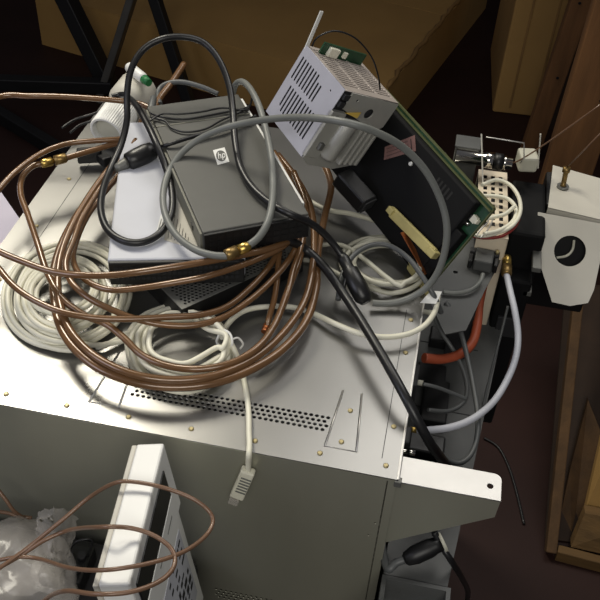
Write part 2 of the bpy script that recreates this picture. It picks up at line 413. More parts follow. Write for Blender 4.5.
def flap():
    mb = MB(); t = mb.bm; A = [(36, 520, -.075), (40, 511, -.060), (54, 508, -.052), (68, 510, -.055), (79, 519, -.07)]
    Bq = [(36, 545, -.10), (44, 552, -.095), (52, 556, -.09), (60, 558, -.10), (66, 562, -.115)]
    Cq = [(30, 580, -.12), (40, 586, -.115), (50, 590, -.11), (58, 592, -.12), (64, 596, -.14)]
    rows = []
    for R_ in (A, Bq, Cq): rows.append(catmull(P(R_), 6))
    K = 14; grid = []
    for k in range(2*K+1):
        i, tt = (0, k/K) if k <= K else (1, (k-K)/K)
        grid.append([t.verts.new(rows[i][j].lerp(rows[i+1][j], tt)+V((0, 0, 1))*noise.noise(V((k*.35, j*.55, 1)))*.006+V((noise.noise(V((k*.5, j*.5, 5))), 0, 0))*.004) for j in range(len(rows[0]))])
    for a_, b_ in zip(grid, grid[1:]):
        for j in range(len(a_)-1): t.faces.new((a_[j], a_[j+1], b_[j+1], b_[j])).smooth = True
    geo = bmesh.ops.solidify(t, geom=t.faces[:], thickness=.0004)
    return mb
lab(obj('gathered_neck', flap(), M_film, bagr), 'gathered glossy neck')

# thin brown lead over the meter
tag(obj('thin_cable', cable([(-14, 580, -.03), (0, 568, -.03), (30, 546, -.025), (60, 522, -.01), (90, 497, .005), (115, 483, .034), (135, 482, .039), (165, 488, .041), (195, 500, .036), (212, 516, .028), (208, 533, .028), (185, 551, .036), (150, 563, .046), (105, 570, .048), (70, 568, .02), (40, 559, -.025), (18, 557, -.03), (-10, 562, -.04)], .0016, n=8), M_brownl),
    'thin brown cable looping widest, reaching right past the white meter', 'cable', 'thin brown cables over the white meter')
tag(obj('thin_cable', cable([(-12, 574, -.035), (20, 556, -.03), (45, 540, -.02), (70, 530, -.01), (100, 527, .045), (130, 528, .046), (155, 536, .044), (172, 550, .040), (174, 566, .040), (160, 581, .044), (130, 592, .049), (95, 594, .047), (65, 591, .02), (45, 600, -.03), (25, 625, -.05)], .0017, n=8), M_brownl),
    'thin brown cable making the smaller loop over the white meter, ending at the bag', 'cable', 'thin brown cables over the white meter')
tag(obj('cable_end', cable([(-4, 487, -.09), (6, 500, -.10), (14, 511, -.11), (24, 518, -.12)], .0018), M_brownl), 'short thin copper-brown wire slanting down at the left edge above the bag', 'wire')
tag(obj('cable_end', cable([(-6, 511, -.12), (8, 513, -.12), (18, 516, -.122), (32, 518, -.125)], .0018), M_brownl), 'short thin copper-brown wire lying level at the left edge above the bag', 'wire')

# ================================================================== pale grey box and dark device
a0 = math.radians(16)
def boxframe(o, ang): return Matrix.Translation(o) @ Matrix.Rotation(ang, 4, 'Z')
bb = thing('network_box', (-.17, .27, .0), 'flat black network box with a perforated top, lowest of the three stacked', 'device')
o = at(200, 301, z=.027); d = at(283, 263, z=.027)-o; ang = math.atan2(d.y, d.x)
T = boxframe((o.x, o.y, 0), ang)
L = .125
obj('body', MB(T).box((-.02, .001, .0015), (L, .13, .0255), .001), M_black, bb)
hs = []
for j in range(12):
    for i in range(30):
        x = -.013+i*.0042+(j % 2)*.0021; y = .005+j*.0037
        if x < L-.004: hs.append(circ(x, y, .0016, 6, math.pi/6))
mb = MB(T); mb.plate(rect(-.02, 0, L, .13), hs, .0008, Matrix.Translation((0, 0, .027))); lab(obj('perforated_top', mb, M_steel, bb), 'dark grey perforated top')

md = thing('pale_box', (-.22, .25, .030), 'pale grey flat box with labels, under the dark grey device', 'device')
o = at(107, 262, z=.058); o.z = .030; T = boxframe(o, a0)
obj('top_cover', MB(T).box((0, .003, .005), (.128, .245, .028), .002), M_modem, md)
obj('front_panel', MB(T).box((.001, -.0005, .0), (.127, .0045, .0265), .001), M_black, md)
mb = MB(T)
for i in range(24):
    for j in range(3): mb.box((.006+i*.0049, -.0012, .006+j*.006), (.0088+i*.0049, .0, .0095+j*.006))
obj('front_vents', mb, M_unitd, md)
obj('base', MB(T).box((.001, .002, .0), (.127, .244, .006)), M_dgrey, md)
def quadplate(px, z, th=.0003):
    return MB().prism([at(x, y, z=z) for x, y in px], (0, 0, th))
lb = obj('rating_label', quadplate([(155, 236), (161, 214), (171, 224), (163, 238)], .0582), M_paper, md); lab(lb, 'white rating label')
mb = MB()
for k in range(4):
    p0, p1 = at(157.5+2*k, 233-.2*k, z=.0587), at(161.5+2*k, 219+1.8*k, z=.0587); mb.beam(p0, p1, .0012, .0002)
obj('label_print', mb, M_ink, lb)
lb2 = obj('wide_label', quadplate([(164, 240), (171, 200), (176, 192), (199, 246), (190, 248)], .0582), M_whitem, md); lab(lb2, 'pale label partly under the dark device')
mb = MB()
for k in range(7):
    p0 = at(168+3.2*k, 238+1.2*k, z=.0588); p1 = at(173+2.6*k, 206+5*k, z=.0588); mb.beam(p0, p0.lerp(p1, .85), .0012, .0002)
obj('wide_label_print', mb, M_ink, lb2)

hp = thing('network_device', (-.22, .29, .0590), 'small dark grey device with a square logo plate, on top of the pale grey box', 'device')
T = boxframe((-.2105, .1685, .0590), math.radians(31))
HW, HD, HH = .104, .235, .0260
obj('shell', MB(T).box((.0, .002, .0), (HW, HD, HH), .0012), M_dgrey, hp)
lab(obj('side_panel', MB(T).box((-.0022, .004, .001), (.0002, HD-.002, HH-.003), .0005), M_dgreyl, hp), 'lighter grey left side')
lab(obj('right_strip', MB(T).box((HW-.0005, .02, HH-.012), (HW+.0022, HD-.01, HH-.0005), .0005), M_white, hp), 'white strip along the right edge')
obj('front_panel', MB(T).box((.0005, -.0012, .0005), (HW-.0005, .0024, HH-.0015), .0005), M_black, hp)
mb = MB(T)
for i in range(12):
    for j in range(3): mb.box((.006+i*.0078, -.0016, .004+j*.0065), (.011+i*.0078, -.0008, .0085+j*.0065))
obj('front_vents', mb, M_rubber, hp)
obj('ridge', MB(T).box((.0, HD-.045, HH), (HW, HD-.0435, HH+.0006)), M_dgreyl, hp)
obj('latch', MB(T).box((-.003, .03, .008), (-.002, .036, .014)), M_black, hp)
# logo plate
qa, qb, qc, qd = [at(x, y, z=.0852) for x, y in ((213, 150.5), (224.5, 147.5), (229.5, 162), (217.5, 165))]
lc = (qa+qb+qc+qd)/4; ex = ((qb+qc)-(qa+qd))/4; ey = ((qa+qb)-(qc+qd))/4
TL = Matrix(((ex.x/.0068, ey.x/.0076, 0, lc.x), (ex.y/.0068, ey.y/.0076, 0, lc.y), (0, 0, 1, lc.z), (0, 0, 0, 1)))
lp = obj('logo_plate', MB(TL).plate([(-.0068, -.0076), (.0068, -.0076), (.0068, .0076), (-.0068, .0076)], [], .0004, Matrix.Translation((0, 0, .0004))), M_paper, hp); lab(lp, 'white logo plate')
mb = MB(TL); mb.plate(circ(0, 0, .0055, 28), [], .0002, Matrix.Translation((0, 0, .0006)))
disc = obj('logo_disc', mb, M_dgrey, lp)
mb = MB(TL); mb.text('hp', .0092, Matrix.Translation((0, .0002, .0007)), .0001, .25); obj('logo_letters', mb, M_paper, lp)

# ================================================================== cage power supply (tilted)
c1, c2, c3 = V((-.4375, -.1893, -.8793)), V((-.6559, .7363, .1665)), V((.6146, .6493, -.4472))
Q = V((-.1085, .313, .17)); A_, B_, C_ = .0824, .0765, .0817
def CT(): return Matrix(((c1.x, c2.x, c3.x, Q.x), (c1.y, c2.y, c3.y, Q.y), (c1.z, c2.z, c3.z, Q.z), (0, 0, 0, 1)))
ct = CT()
ps = thing('power_supply', Q+c1*A_+c3*C_*.5, 'pale metal power supply cage with slots, tipped on its corner above the cables', 'power supply')
mb = MB(ct); hs = []
for k in range(11):
    b = .018+k*.0051
    if k > 1: hs.append(slot(.010 if k > 3 else .016, b, .036, b+.0027))
    hs.append(slot(.041, b-.006, .070, b-.0033) if k < 10 else slot(.041, b-.006, .066, b-.0033))
hs.append(circ(.012, .016, .0012, 8))
mb.plate(rect(.0, .001, A_, B_), hs, .0012, Matrix.Translation((0, 0, .0012)))
lab(obj('slotted_side', mb, M_cageside, ps), 'slotted side, cool light painted lavender-grey')
mb = MB(ct); hs = []
for k in range(15):
    for q in range(3): hs.append(slot(.010+k*.0042, .006+q*.025, .0122+k*.0042, .028+q*.025))
mb.plate(rect(.001, .001, B_, C_), hs, .0012, frame((0.0012, 0, 0), (0, 1, 0), (0, 0, 1)))
lab(obj('perforated_lid', mb, M_cagetop, ps), 'perforated lid, warm light painted pinkish')
obj('inside', MB(ct).box((.003, .003, .003), (A_-.002, B_-.003, C_-.002)), M_unitd, ps)
# front frame (plane e1,e3)
mb = MB(ct)
mb.plate([(.001, .012), (.001, C_), (.030, C_), (.036, C_-.008), (.031, .052), (.028, .040), (.020, .012)], [circ(.019, .050, .0058, 18), circ(.008, .024, .0016, 10)], .0014, Matrix(((1, 0, 0, 0), (0, 0, -1, .0), (0, 1, 0, 0), (0, 0, 0, 1))))
obj('front_upper_plate', mb, M_cage, ps)
mb = MB(ct); mb.box((.024, -.002, .0), (.080, .004, .02), .001); mb.box((.030, -.0045, .018), (.036, .004, .065), .0012); obj('front_ledge', mb, M_cage, ps)
for q in range(4):
    z0 = .046+q*.0075; mb = MB(ct); mb.box((.033, -.008, z0), (.080-.001*q, .002, z0+.004), .0012); obj('fin', mb, M_cage, ps)
mb = MB(ct); mb.lathe((.030, -.002, .029), (.076, -.002, .029), [(0, .008), (.06, .0095), (.94, .0095), (1, .008)], 20); lab(obj('capacitor', mb, M_cage, ps), 'grey round capacitor')
for bx_ in (((.028, -.004, .006), (.034, .001, .012)), ((.060, -.006, .008), (.068, .001, .014))): obj('clip', MB(ct).box(*bx_, .001), M_steel, ps)
mb = MB(ct); mb.box((.004, -.0015, .003), (.0105, .003, .011), .0008); mb.box((.0125, -.0015, .003), (.019, .003, .011), .0008); lab(obj('terminal', mb, M_unitd, ps), 'dark terminals')
mb = MB(ct); mb.plate([(.0225, .016), (.018, .036), (.0255, .036)], [], .0004, Matrix(((1, 0, 0, 0), (0, 0, -1, -.0022), (0, 1, 0, 0), (0, 0, 0, 1)))); lab(obj('warning_sticker', mb, M_ylabel, ps), 'yellow sticker')
mb = MB(ct); mb.box((A_-.003, .001, .001), (A_, B_-.001, C_-.001)); obj('base_plate', mb, M_cage, ps)
mb = MB(ct); mb.prism([(.074, -.001, .001), (.0825, -.001, .001), (.0895, -.001, .012), (.0895, -.001, .050), (.0825, -.001, .070), (.074, -.001, .075)], (0, .0015, 0)); obj('front_skirt', mb, M_cage, ps)
mb = MB(ct); mb.box((.002, B_-.002, .001), (A_, B_, C_)); obj('back_plate', mb, M_cage, ps)
mb = MB(ct); mb.box((-.012, B_-.010, .012), (.012, B_-.008, .075)); pcb = obj('circuit_board', mb, M_pcb, ps); lab(pcb, 'green circuit board edge')
mb = MB(ct); mb.box((-.010, B_-.0145, .02), (.0, B_-.010, .034), .0008); mb.box((-.009, B_-.013, .042), (-.002, B_-.010, .047), .0005); lab(obj('component', mb, M_cream, pcb), 'cream component')
mb = MB(ct); mb.beam((.004, B_-.001, .002), (-.036, B_+.004, -.001), .004, .0012, (0, 0, 1)); lab(obj('tab', mb, M_white, ps), 'thin pale tab sticking up')
tw = [at(312, 46, z=.235), at(318, 37, z=.245), at(335, 31, z=.25), at(355, 38, z=.24), at(371, 56, z=.22), at(378, 75, z=.2), at(380, 90, z=.17)]
obj('wire', MB().tube(catmull(tw, 6), .0008, 6), M_rubber, ps)

# ================================================================== big circuit board with black cover
bA, bB = V((-.6563, .7379, .1573)), V((-.4561, -.2220, -.8618)); bN = V((-.6010, -.6374, .4822)); bO = V((.0506, .2707, .09))
bt = Matrix(((bA.x, bB.x, bN.x, bO.x), (bA.y, bB.y, bN.y, bO.y), (bA.z, bB.z, bN.z, bO.z), (0, 0, 0, 1)))
LA, LB = .1946, .1047
bd = thing('circuit_board', bO+bA*LA/2+bB*LB, 'large green circuit board under a black cover, leaning at the right of the case', 'circuit board')
obj('board', MB(bt).box((0, 0, -.002), (LA, LB, 0)), M_pcb, bd)
mb = MB(bt); mb.box((0, -.0008, -.0021), (LA, 0.0006, .0022)); mb.box((0, .0035, 0), (LA, .0048, .004)); mb.box((-.0008, 0, -.0021), (.0005, LB, .001)); lab(obj('edge_rail', mb, M_pcbe, bd), 'yellow-green edge rails')
cv = obj('cover', MB(bt).box((.013, .0055, .001), (LA-.002, LB-.001, .012), .002), M_matt, bd)
obj('cover_step', MB(bt).box((.003, .038, .0), (.06, LB-.001, .0105), .001), M_matt, bd)
mb = MB(bt)
for k in range(5): mb.box((.040+k*.0055, .016, .0118), (.0425+k*.0055, .026, .0121))
obj('vent_slits', mb, M_groove, cv)
mb = MB(); pl = [(385, 147), (415, 135), (416, 151), (384, 160)]
def onb(px, py, h):     # a point of the cover face
    d = FW+RT*((px-300)/F)-UP*((py-300)/F); o_ = bO+bN*h; t = (o_-CAM).dot(bN)/d.dot(bN); return CAM+d*t
mb.prism([onb(x, y, .0122) for x, y in pl], bN*.0003); lbl = obj('label', mb, M_pink, cv); lab(lbl, 'faded pinkish label')
mb = MB()
for k in range(3): mb.beam(onb(387, 149+k*3.6, .0126), onb(408, 141+k*3.8, .0126), .001, .0002, bN)
mb.beam(onb(411, 139, .0126), onb(412, 150, .0126), .002, .0002, bN)
obj('label_print', mb, M_unitd, lbl)
mb = MB(); q = onb(411, 164, .0121); mb.lathe(q, q+bN*.002, [(0, .0025), (1, .0018)], 12); lab(obj('rivet', mb, M_white, cv), 'white rivet')
rg = random.Random(5)
for k in range(9):
    x, y = rg.uniform(.004, .022), rg.uniform(.008, LB-.04); s_ = rg.uniform(.0015, .003)
    obj('component', MB(bt).box((x-s_, y-s_, 0), (x+s_, y+s_*1.5, rg.uniform(.002, .006)), .0004), (M_unitd, M_cream, M_steel)[k % 3], bd)
q = bO+bA*.012+bB*.03; obj('spacer_screw', MB().lathe(q, q+bN*.004, [(0, .003), (.6, .003), (1, .0015)], 12), M_chrome, bd)

ad = thing('power_adapter', at(350, 190, z=.03), 'small black adapter block lying below the power supply cage', 'adapter')
Ta = frame(at(355, 188, z=.055), at(367, 207, z=.045)-at(342, 179, z=.06), at(353, 166, z=.06)-at(342, 179, z=.06))
obj('body', MB(Ta).box((-.021, -.011, -.012), (.023, .011, .006), .0025), M_rubber, ad)
obj('cap', MB(Ta).box((.0225, -.0095, -.010), (.0245, .0095, .0045), .001), M_unitd, ad)

# ================================================================== brown coax cables
G = 'brown cables coiled on the case'
CR = .0036
def conn(parent, a, b, r, name='connector', label='gold screw connector'):
    """hex nut plus knurled barrel between two points"""
    a = V(a); b = V(b)
    mb = MB().lathe(a, b, [(0, r*.85), (.10, r), (.42, r), (.44, r*.6), (.52, r*.6)], 6)
    o1 = obj(name, mb, M_gold, parent); lab(o1, label)
    mb = MB().lathe(a, b, [(.5, r*.7), (.52, r*1.05), (.94, r*1.05), (1, r*.7)], 16)
    o2 = obj('barrel', mb, M_brassd, o1); return o1
def brown(label, runs, r=CR, conns=(), n=8):
    root = thing('coax_cable', at(runs[0][len(runs[0])//2][0], runs[0][len(runs[0])//2][1], z=0.0), label, 'cable', G)
    for rn in runs: obj('sheath', cable(rn, r, n=n, seg=12), M_brown, root)
    for a, b, cr in conns: conn(root, a, b, cr)
    return root
brown('thickest brown cable, outermost of the coil, its cut end rising behind the grey device',
      [[(184, 64, .06), (172, 82, .055), (160, 98, .05), (148, 122, .045), (133, 148, .04), (112, 172, .036), (88, 200, .033), (66, 235, .031), (54, 270, .03), (55, 305, .029), (62, 330, .027), (78, 352, .025), (102, 370, .023), (138, 383, .021), (178, 387, .02), (218, 382, .02), (254, 368, .02), (284, 348, .02), (306, 321, .02), (316, 288, .022), (318, 250, .026), (325, 215, .03), (331, 185, .03), (322, 160, .032)]], .0041)
brown('brown cable doubling the front curve of the coil just inside the thickest one',
      [[(143, 118, .052), (128, 146, .047), (110, 168, .043), (92, 192, .040), (74, 222, .038), (61, 255, .036), (58, 290, .034), (66, 322, .032), (82, 345, .030), (106, 363, .029), (140, 376, .028), (180, 380, .026), (220, 374, .025), (256, 357, .024), (284, 332, .024), (304, 302, .025), (312, 270, .03), (314, 235, .034), (310, 205, .036), (296, 178, .036), (278, 155, .036)]])
brown('brown cable with the only gold connector, at the far left of the case',
      [[(47, 163, .045), (33, 166, .043), (22, 178, .042), (21, 195, .041), (28, 215, .04), (38, 245, .039), (47, 272, .037), (62, 298, .034), (84, 315, .031), (106, 324, .028), (124, 338, .026), (142, 355, .024), (168, 366, .024), (200, 369, .026), (234, 362, .028), (259, 346, .03), (276, 322, .03), (288, 290, .031), (300, 258, .034), (304, 230, .036), (306, 205, .037), (294, 172, .04)],
       [(66, 158, .046), (90, 151, .047), (118, 143, .048), (140, 138, .046)]],
      .0033, [(at(41, 164, z=.0455), at(67, 157.5, z=.047), .0052)])
brown('brown cable arching over the gold connector and leaving the left edge below it',
      [[(150, 132, .05), (138, 136, .052), (120, 139, .053), (92, 141, .054), (66, 144, .054), (42, 153, .053), (20, 168, .052), (2, 186, .05), (-22, 220, .048), (-16, 250, .046), (0, 270, .044), (14, 286, .042), (34, 300, .041), (62, 312, .04), (96, 318, .038), (132, 319, .036), (168, 317, .034), (200, 315, .032), (226, 307, .032), (248, 290, .034), (268, 268, .037), (282, 245, .04)]], .0031)
brown('brown cable running level off the top left above the white cap',
      [[(158, 113, .066), (140, 104, .068), (112, 100, .07), (70, 97, .071), (30, 96, .071), (-4, 98, .07), (-60, 130, .066), (-70, 190, .062), (-40, 232, .058), (0, 252, .055), (24, 262, .053), (50, 271, .052), (78, 275, .056), (112, 275, .060), (150, 270.5, .066), (198, 263, .068), (242, 255, .064), (268, 249, .058), (290, 241, .052)]], .0033)
brown('brown cable bending tightly beside the pale grey box and crossing its black front',
      [[(140, 150, .044), (122, 172, .040), (104, 193, .038), (88, 215, .036), (78, 236, .035), (73, 256, .034), (78, 272, .036), (92, 284, .038), (112, 290, .040), (140, 288, .044), (172, 283, .050), (204, 277, .054), (234, 268, .056), (262, 257, .054), (286, 244, .05), (296, 226, .046), (298, 200, .042), (286, 172, .042), (274, 152, .042)]], .0031)
brown('brown cable crossing diagonally over the middle of the front cream coil',
      [[(136, 140, .056), (118, 164, .052), (98, 192, .048), (82, 218, .046), (74, 240, .045), (66, 262, .044), (70, 280, .042), (86, 296, .04), (108, 308, .037), (136, 319, .033), (166, 325, .030), (196, 325, .029), (224, 317, .030), (250, 300, .033), (272, 280, .036), (290, 258, .04), (300, 236, .042), (306, 214, .043)]], .0031)
brown('short brown cable hanging straight from the bundle to a cut copper end',
      [[(282, 240, .042), (279, 256, .038), (277, 280, .030), (274, 300, .023), (269, 318, .016), (267, 327, .014)]], .003)
brown('brown cable dropping beside the short cut one into the right of the coil',
      [[(304, 232, .046), (300, 250, .042), (293, 270, .037), (288, 292, .032), (281, 312, .026), (270, 332, .022), (256, 348, .018), (238, 360, .013)]], .0029)
# bare ends
tag(obj('copper_tip', MB().cyl(at(267, 325, z=.014), at(264.5, 332, z=.0125), .0034, 14), M_copper), 'bare copper stub at the tip of the short hanging brown cable', 'tip')

# ================================================================== cream cable coils
def coil(cx, cy, turns, r, seed, z0, z1, tilt=0., lead=(), tail=(), n=26):
    rg = random.Random(seed); pts = list(lead)
    tot = len(turns)
    for i, (a, b, dx, dy) in enumerate(turns):
        a2, b2, dx2, dy2 = turns[min(i+1, tot-1)]
        for k in range(n):
            t = k/n; th = math.pi*.5+2*math.pi*t
            aa, bb_ = a+(a2-a)*t, b+(b2-b)*t
            x, y = aa*math.cos(th), bb_*math.sin(th)
            X = cx+dx+(dx2-dx)*t+x*math.cos(tilt)-y*math.sin(tilt); Y = cy+dy+(dy2-dy)*t+x*math.sin(tilt)+y*math.cos(tilt)
            z = z0+(z1-z0)*(i+t)/tot+.0016*math.sin(th*1+i*1.7)+rg.uniform(-.0003, .0003)
            pts.append((X, Y, z))
    return pts+list(tail)
rg = random.Random(11)
turns = [(66-3.4*i+rg.uniform(-4, 4), 54-2.9*i+rg.uniform(-3, 3), rg.uniform(-7, 9)-i*.9, rg.uniform(-6, 6)-i*.2) for i in range(12)]
pts = coil(70, 296, turns, .0028, 2, .004, .022, -.25, tail=[(60, 335, .02), (90, 345, .01), (112, 343, .006), (128, 340, .005)])
tag(obj('cable_coil', MB().tube(catmull(P(pts), 2), .0025, 8), M_cream), 'large coil of cream cable at the left, under the brown coils', 'cable', 'coiled cream cables')
turns = [(52-2.4*i+rg.uniform(-3, 3), 36-2.1*i+rg.uniform(-2, 2), rg.uniform(-3, 5), rg.uniform(-4, 4)) for i in range(8)]
wc = thing('network_cable', at(185, 345, z=0), 'coil of cream network cable at the front, its plug hanging over the case edge', 'cable', 'coiled cream cables')
pts = [(96, 347, .005), (112, 342, .006)]
lp = [(127, 392, 306), (134, 386, 311), (131, 389, 308), (140, 380, 314), (144, 372, 317), (137, 377, 313), (149, 363, 321)]
for i, (l, bt0, tp0) in enumerate(lp):
    z = .005+.0028*i; j = (i*1.7) % 5-2.5
    k = (bt0-345)/47; m_ = (188-l)/61
    pts += [(176+j, tp0, z), (188-40*m_+j, tp0+8*k, z), (188-57*m_, 330+j*.3, z), (l, 345, z), (l+8*m_, 345+26*k, z), (l+29*m_, 345+41*k, z), (190+j, bt0, z), (218+j, bt0-12-i*.5, z), (233-i*1.7, 354-i, z+.002), (227+j*.6, 336+j*.5, z+.004), (208+j, tp0+7, z+.001)]
pts += [(190, 312, .026), (214, 322, .028), (230, 342, .022), (239, 362, .010), (245, 385, .0045), (248.5, 410, .0045), (249, 432, .0045), (249.5, 444, .0045)]
W = P(pts)
W += [at(249, 454, Y=-.006), at(248.5, 462, Y=-.0055), at(248, 472, Y=-.006)]
obj('sheath', MB().tube(catmull(W, 5), .0026, 8), M_cream, wc)
obj('loose_end', cable([(222, 338, .012), (228, 324, .012), (242, 312, .01), (262, 307, .008), (290, 307, .006), (312, 313, .006), (338, 325, .010), (362, 334, .012), (386, 337, .012), (408, 334, .012), (425, 325, .012), (435, 311, .008), (438, 296, .004)], .0027), M_cream, wc)
a, b = at(248.5, 470, Y=-.006), at(237, 496, Y=-.008)
bt_ = obj('plug_boot', MB().obox((a+b)/2, (b-a, (1, 0, 0)), ((b-a).length/2, .0062, .004), .0015), M_cream, wc)
mb = MB()
for k in range(6):
    q = a.lerp(b, .2+.1*k); mb.obox(q+V((.001, -.0042, 0)), (b-a, (1, 0, 0)), (.0006, .0045, .0006))
obj('grip_slot', mb, M_grey, bt_)
lab(obj('plug_tip', MB().obox(at(234, 500, Y=-.008), (b-a, (1, 0, 0)), (.004, .0045, .003), .0008), M_film, wc), 'clear plug tip')
mb = MB().tube(catmull([at(218, 337, z=.018), at(222, 330, z=.026), at(230, 334, z=.027), at(232, 345, z=.022), at(224, 349, z=.012), at(217, 343, z=.01)], 6, True), .0012, 6, True)
mb.tube(catmull([at(231, 340, z=.024), at(238, 338, z=.022), at(243, 344, z=.016), at(240, 349, z=.012)], 5), .001, 6)
obj('wire_tie', mb, M_white, wc)

rc = []
for i, (a_, b_) in enumerate(((44, 26), (40, 23), (36, 27), (42, 21), (33, 19))): rc.append((a_, b_, (-4, 3, 5, -2, 1)[i], (2, -3, 4, 0, 3)[i]))
pts = coil(386, 262, rc, .0027, 8, .004, .018, .1, lead=[(300, 260, .004), (318, 262, .004), (340, 275, .004)], tail=[(352, 250, .016), (330, 244, .010), (306, 250, .005), (290, 256, .004)], n=20)
tag(obj('cable_coil', MB().tube(catmull(P(pts), 3), .0025, 8), M_creamd), 'small greyish coil of cable in front of the black-covered circuit board', 'cable', 'coiled cream cables')
tag(obj('loose_cable', cable([(300, 195, .006), (325, 209, .010), (352, 214, .014), (378, 222, .016), (400, 236, .016), (414, 250, .012), (428, 272, .006)], .0028), M_creamd), 'greyish cable running from beneath the power supply cage to the yellowed bracket', 'cable')
tag(obj('slate_cable', cable([(338, 300, .01), (342, 276, .02), (354, 255, .028), (372, 245, .03), (390, 246, .03), (408, 258, .03), (422, 276, .026), (434, 296, .014), (441, 312, -.01)], .0027), M_greyd), 'slate grey cable arching over the small greyish coil', 'cable')

# ================================================================== black cables
tag(obj('power_cable', cable([(262, 243, .055), (276, 238, .056), (290, 241, .052), (306, 250, .036), (325, 268, .03), (343, 293, .026), (362, 322, .026), (380, 352, .026), (396, 380, .024), (408, 402, .018), (420, 425, .004), (432, 446, -.02), (444, 462, -.06), (452, 474, -.1)], .0046, n=7), M_rubber),
    'thickest black cable running from the dark grey device down across the right flange', 'cable')
blk = thing('black_cable', at(250, 190, z=0), 'long black cable arching high over the dark grey device, ending in a taped joint', 'cable')
BP = [(112, 97, .062), (124, 95, .066), (136, 105, .086), (146, 122, .09), (156, 143, .088), (166, 168, .076), (172, 192, .070), (171, 215, .066), (160, 233, .064), (143, 242, .063), (124, 241, .063), (108, 230, .062), (101, 211, .062), (103, 190, .062), (111, 168, .062), (121, 145, .07), (127, 120, .085), (127, 95, .105), (131, 70, .125), (143, 50, .14), (162, 39, .15), (184, 37, .15), (204, 43, .145), (219, 60, .135), (229, 85, .12), (233, 112, .106), (235, 140, .097), (240, 166, .092), (252, 187, .091), (270, 203, .091), (290, 214, .09), (312, 224, .075), (330, 240, .055), (343, 258, .04), (352, 276, .032)]
obj('sheath', cable(BP, .0036, n=7), M_rubber, blk)
mb = MB()
a, b = at(341, 254, z=.042), at(366, 303, z=.016)
mb.lathe(a, b, [(0, .004), (.1, .006), (.3, .0058), (.34, .0085), (.7, .0095), (.9, .009), (1, .005)], 9)
lab(obj('taped_joint', mb, M_rubber, blk), 'black taped joint')
obj('tape_tail', cable([(352, 268, .034), (346, 278, .03), (344, 292, .02), (352, 300, .014)], .0018), M_rubber, blk)

bo = thing('rubber_boot_plug', at(140, 158, z=.05), 'black rubber boot plug resting on the far left of the pale grey box', 'plug')
a, b = at(127, 163, z=.062), at(155, 149, z=.068)
obj('boot', MB().lathe(a, b, [(0, .007), (.05, .0098), (.3, .0105), (.7, .0105), (.93, .009), (1, .005)], 18), M_rubber, bo)
c = a+(a-b)*.45
lab(obj('shield_tail', MB().lathe(c, a, [(0, .0045), (.4, .005), (.8, .0062), (1, .0062)], 14), M_steel, bo), 'dull braid end')
obj('lead', cable([(153, 150, .07), (164, 146, .086), (176, 142, .0905), (192, 137, .0905), (212, 132, .0905), (232, 126, .0905), (246, 121, .0905), (256, 116, .090)], .0022), M_rubber, bo)

# little dark gear at the far left of the case
cl = thing('black_clamp', at(80, 155, z=.0), 'black plastic clamp on the far left flange, behind the gold connector', 'clamp')
c = at(90, 158, z=.01)
obj('body', MB().obox(c+V((0, 0, .004)), ((.9, .35, 0), (0, 0, 1)), (.014, .009, .0045), .002), M_black, cl)
obj('jaw', MB().obox(c+V((.016, .0, .002)), ((.7, -.6, .1), (0, 0, 1)), (.012, .006, .006), .002), M_rubber, cl)

thin = []
tag(obj('thin_wire', cable([(150, 113, .088), (163, 117, .0885), (184, 119, .088), (205, 116, .088), (226, 112, .088), (243, 109, .088), (250, 105, .088), (252, 98, .082)], .0012), M_rubber), 'thin black wire lying straightest across the far end of the dark grey device', 'wire', 'thin black wires on the dark grey device')
tag(obj('thin_wire', cable([(150, 117, .088), (165, 121, .088), (172, 128, .0875), (186, 132, .0875), (205, 129, .0875), (222, 120, .088), (240, 112, .0885), (249, 108, .088)], .0012), M_rubber), 'thin black wire sagging in a loop across the far end of the dark grey device', 'wire', 'thin black wires on the dark grey device')
tag(obj('thin_wire', cable([(150, 121, .088), (162, 114, .090), (180, 114, .0905), (200, 112, .0905), (222, 108, .0905), (240, 110, .090), (249, 110, .089)], .0011), M_rubber), 'thin black wire weaving over the other two on the dark grey device', 'wire', 'thin black wires on the dark grey device')
tag(obj('loose_lead', cable([(160, 104, .05), (158, 92, .05), (166, 84, .055), (182, 82, .058), (202, 87, .056), (218, 94, .05)], .003), M_greyd), 'dark grey cable hooping behind the far edge of the dark grey device', 'cable')
tag(obj('loose_lead', cable([(62, 128, .02), (74, 120, .024), (86, 116, .028), (98, 112, .03), (108, 104, .03)], .0016), M_rubber), 'upper thin black lead poking past the ribbed white cap', 'wire')
tag(obj('loose_lead', cable([(70, 133, .012), (80, 125, .016), (92, 121, .02), (104, 116, .02)], .0016), M_rubber), 'lower thin black lead poking past the ribbed white cap', 'wire')
ct_ = thing('cable_clip', at(151, 108, z=.06), 'small chrome and black cable joint at the far left corner of the dark grey device', 'clip')
obj('sleeve', MB().lathe(at(149, 120, z=.072), at(154, 96, z=.078), [(0, .003), (.1, .0045), (.6, .0045), (.9, .0038), (1, .002)], 12), M_greyd, ct_)
lab(obj('ferrule', MB().lathe(at(152, 131, z=.07), at(149, 120, z=.072), [(0, .003), (1, .004)], 12), M_chrome, ct_), 'chrome ferrule')

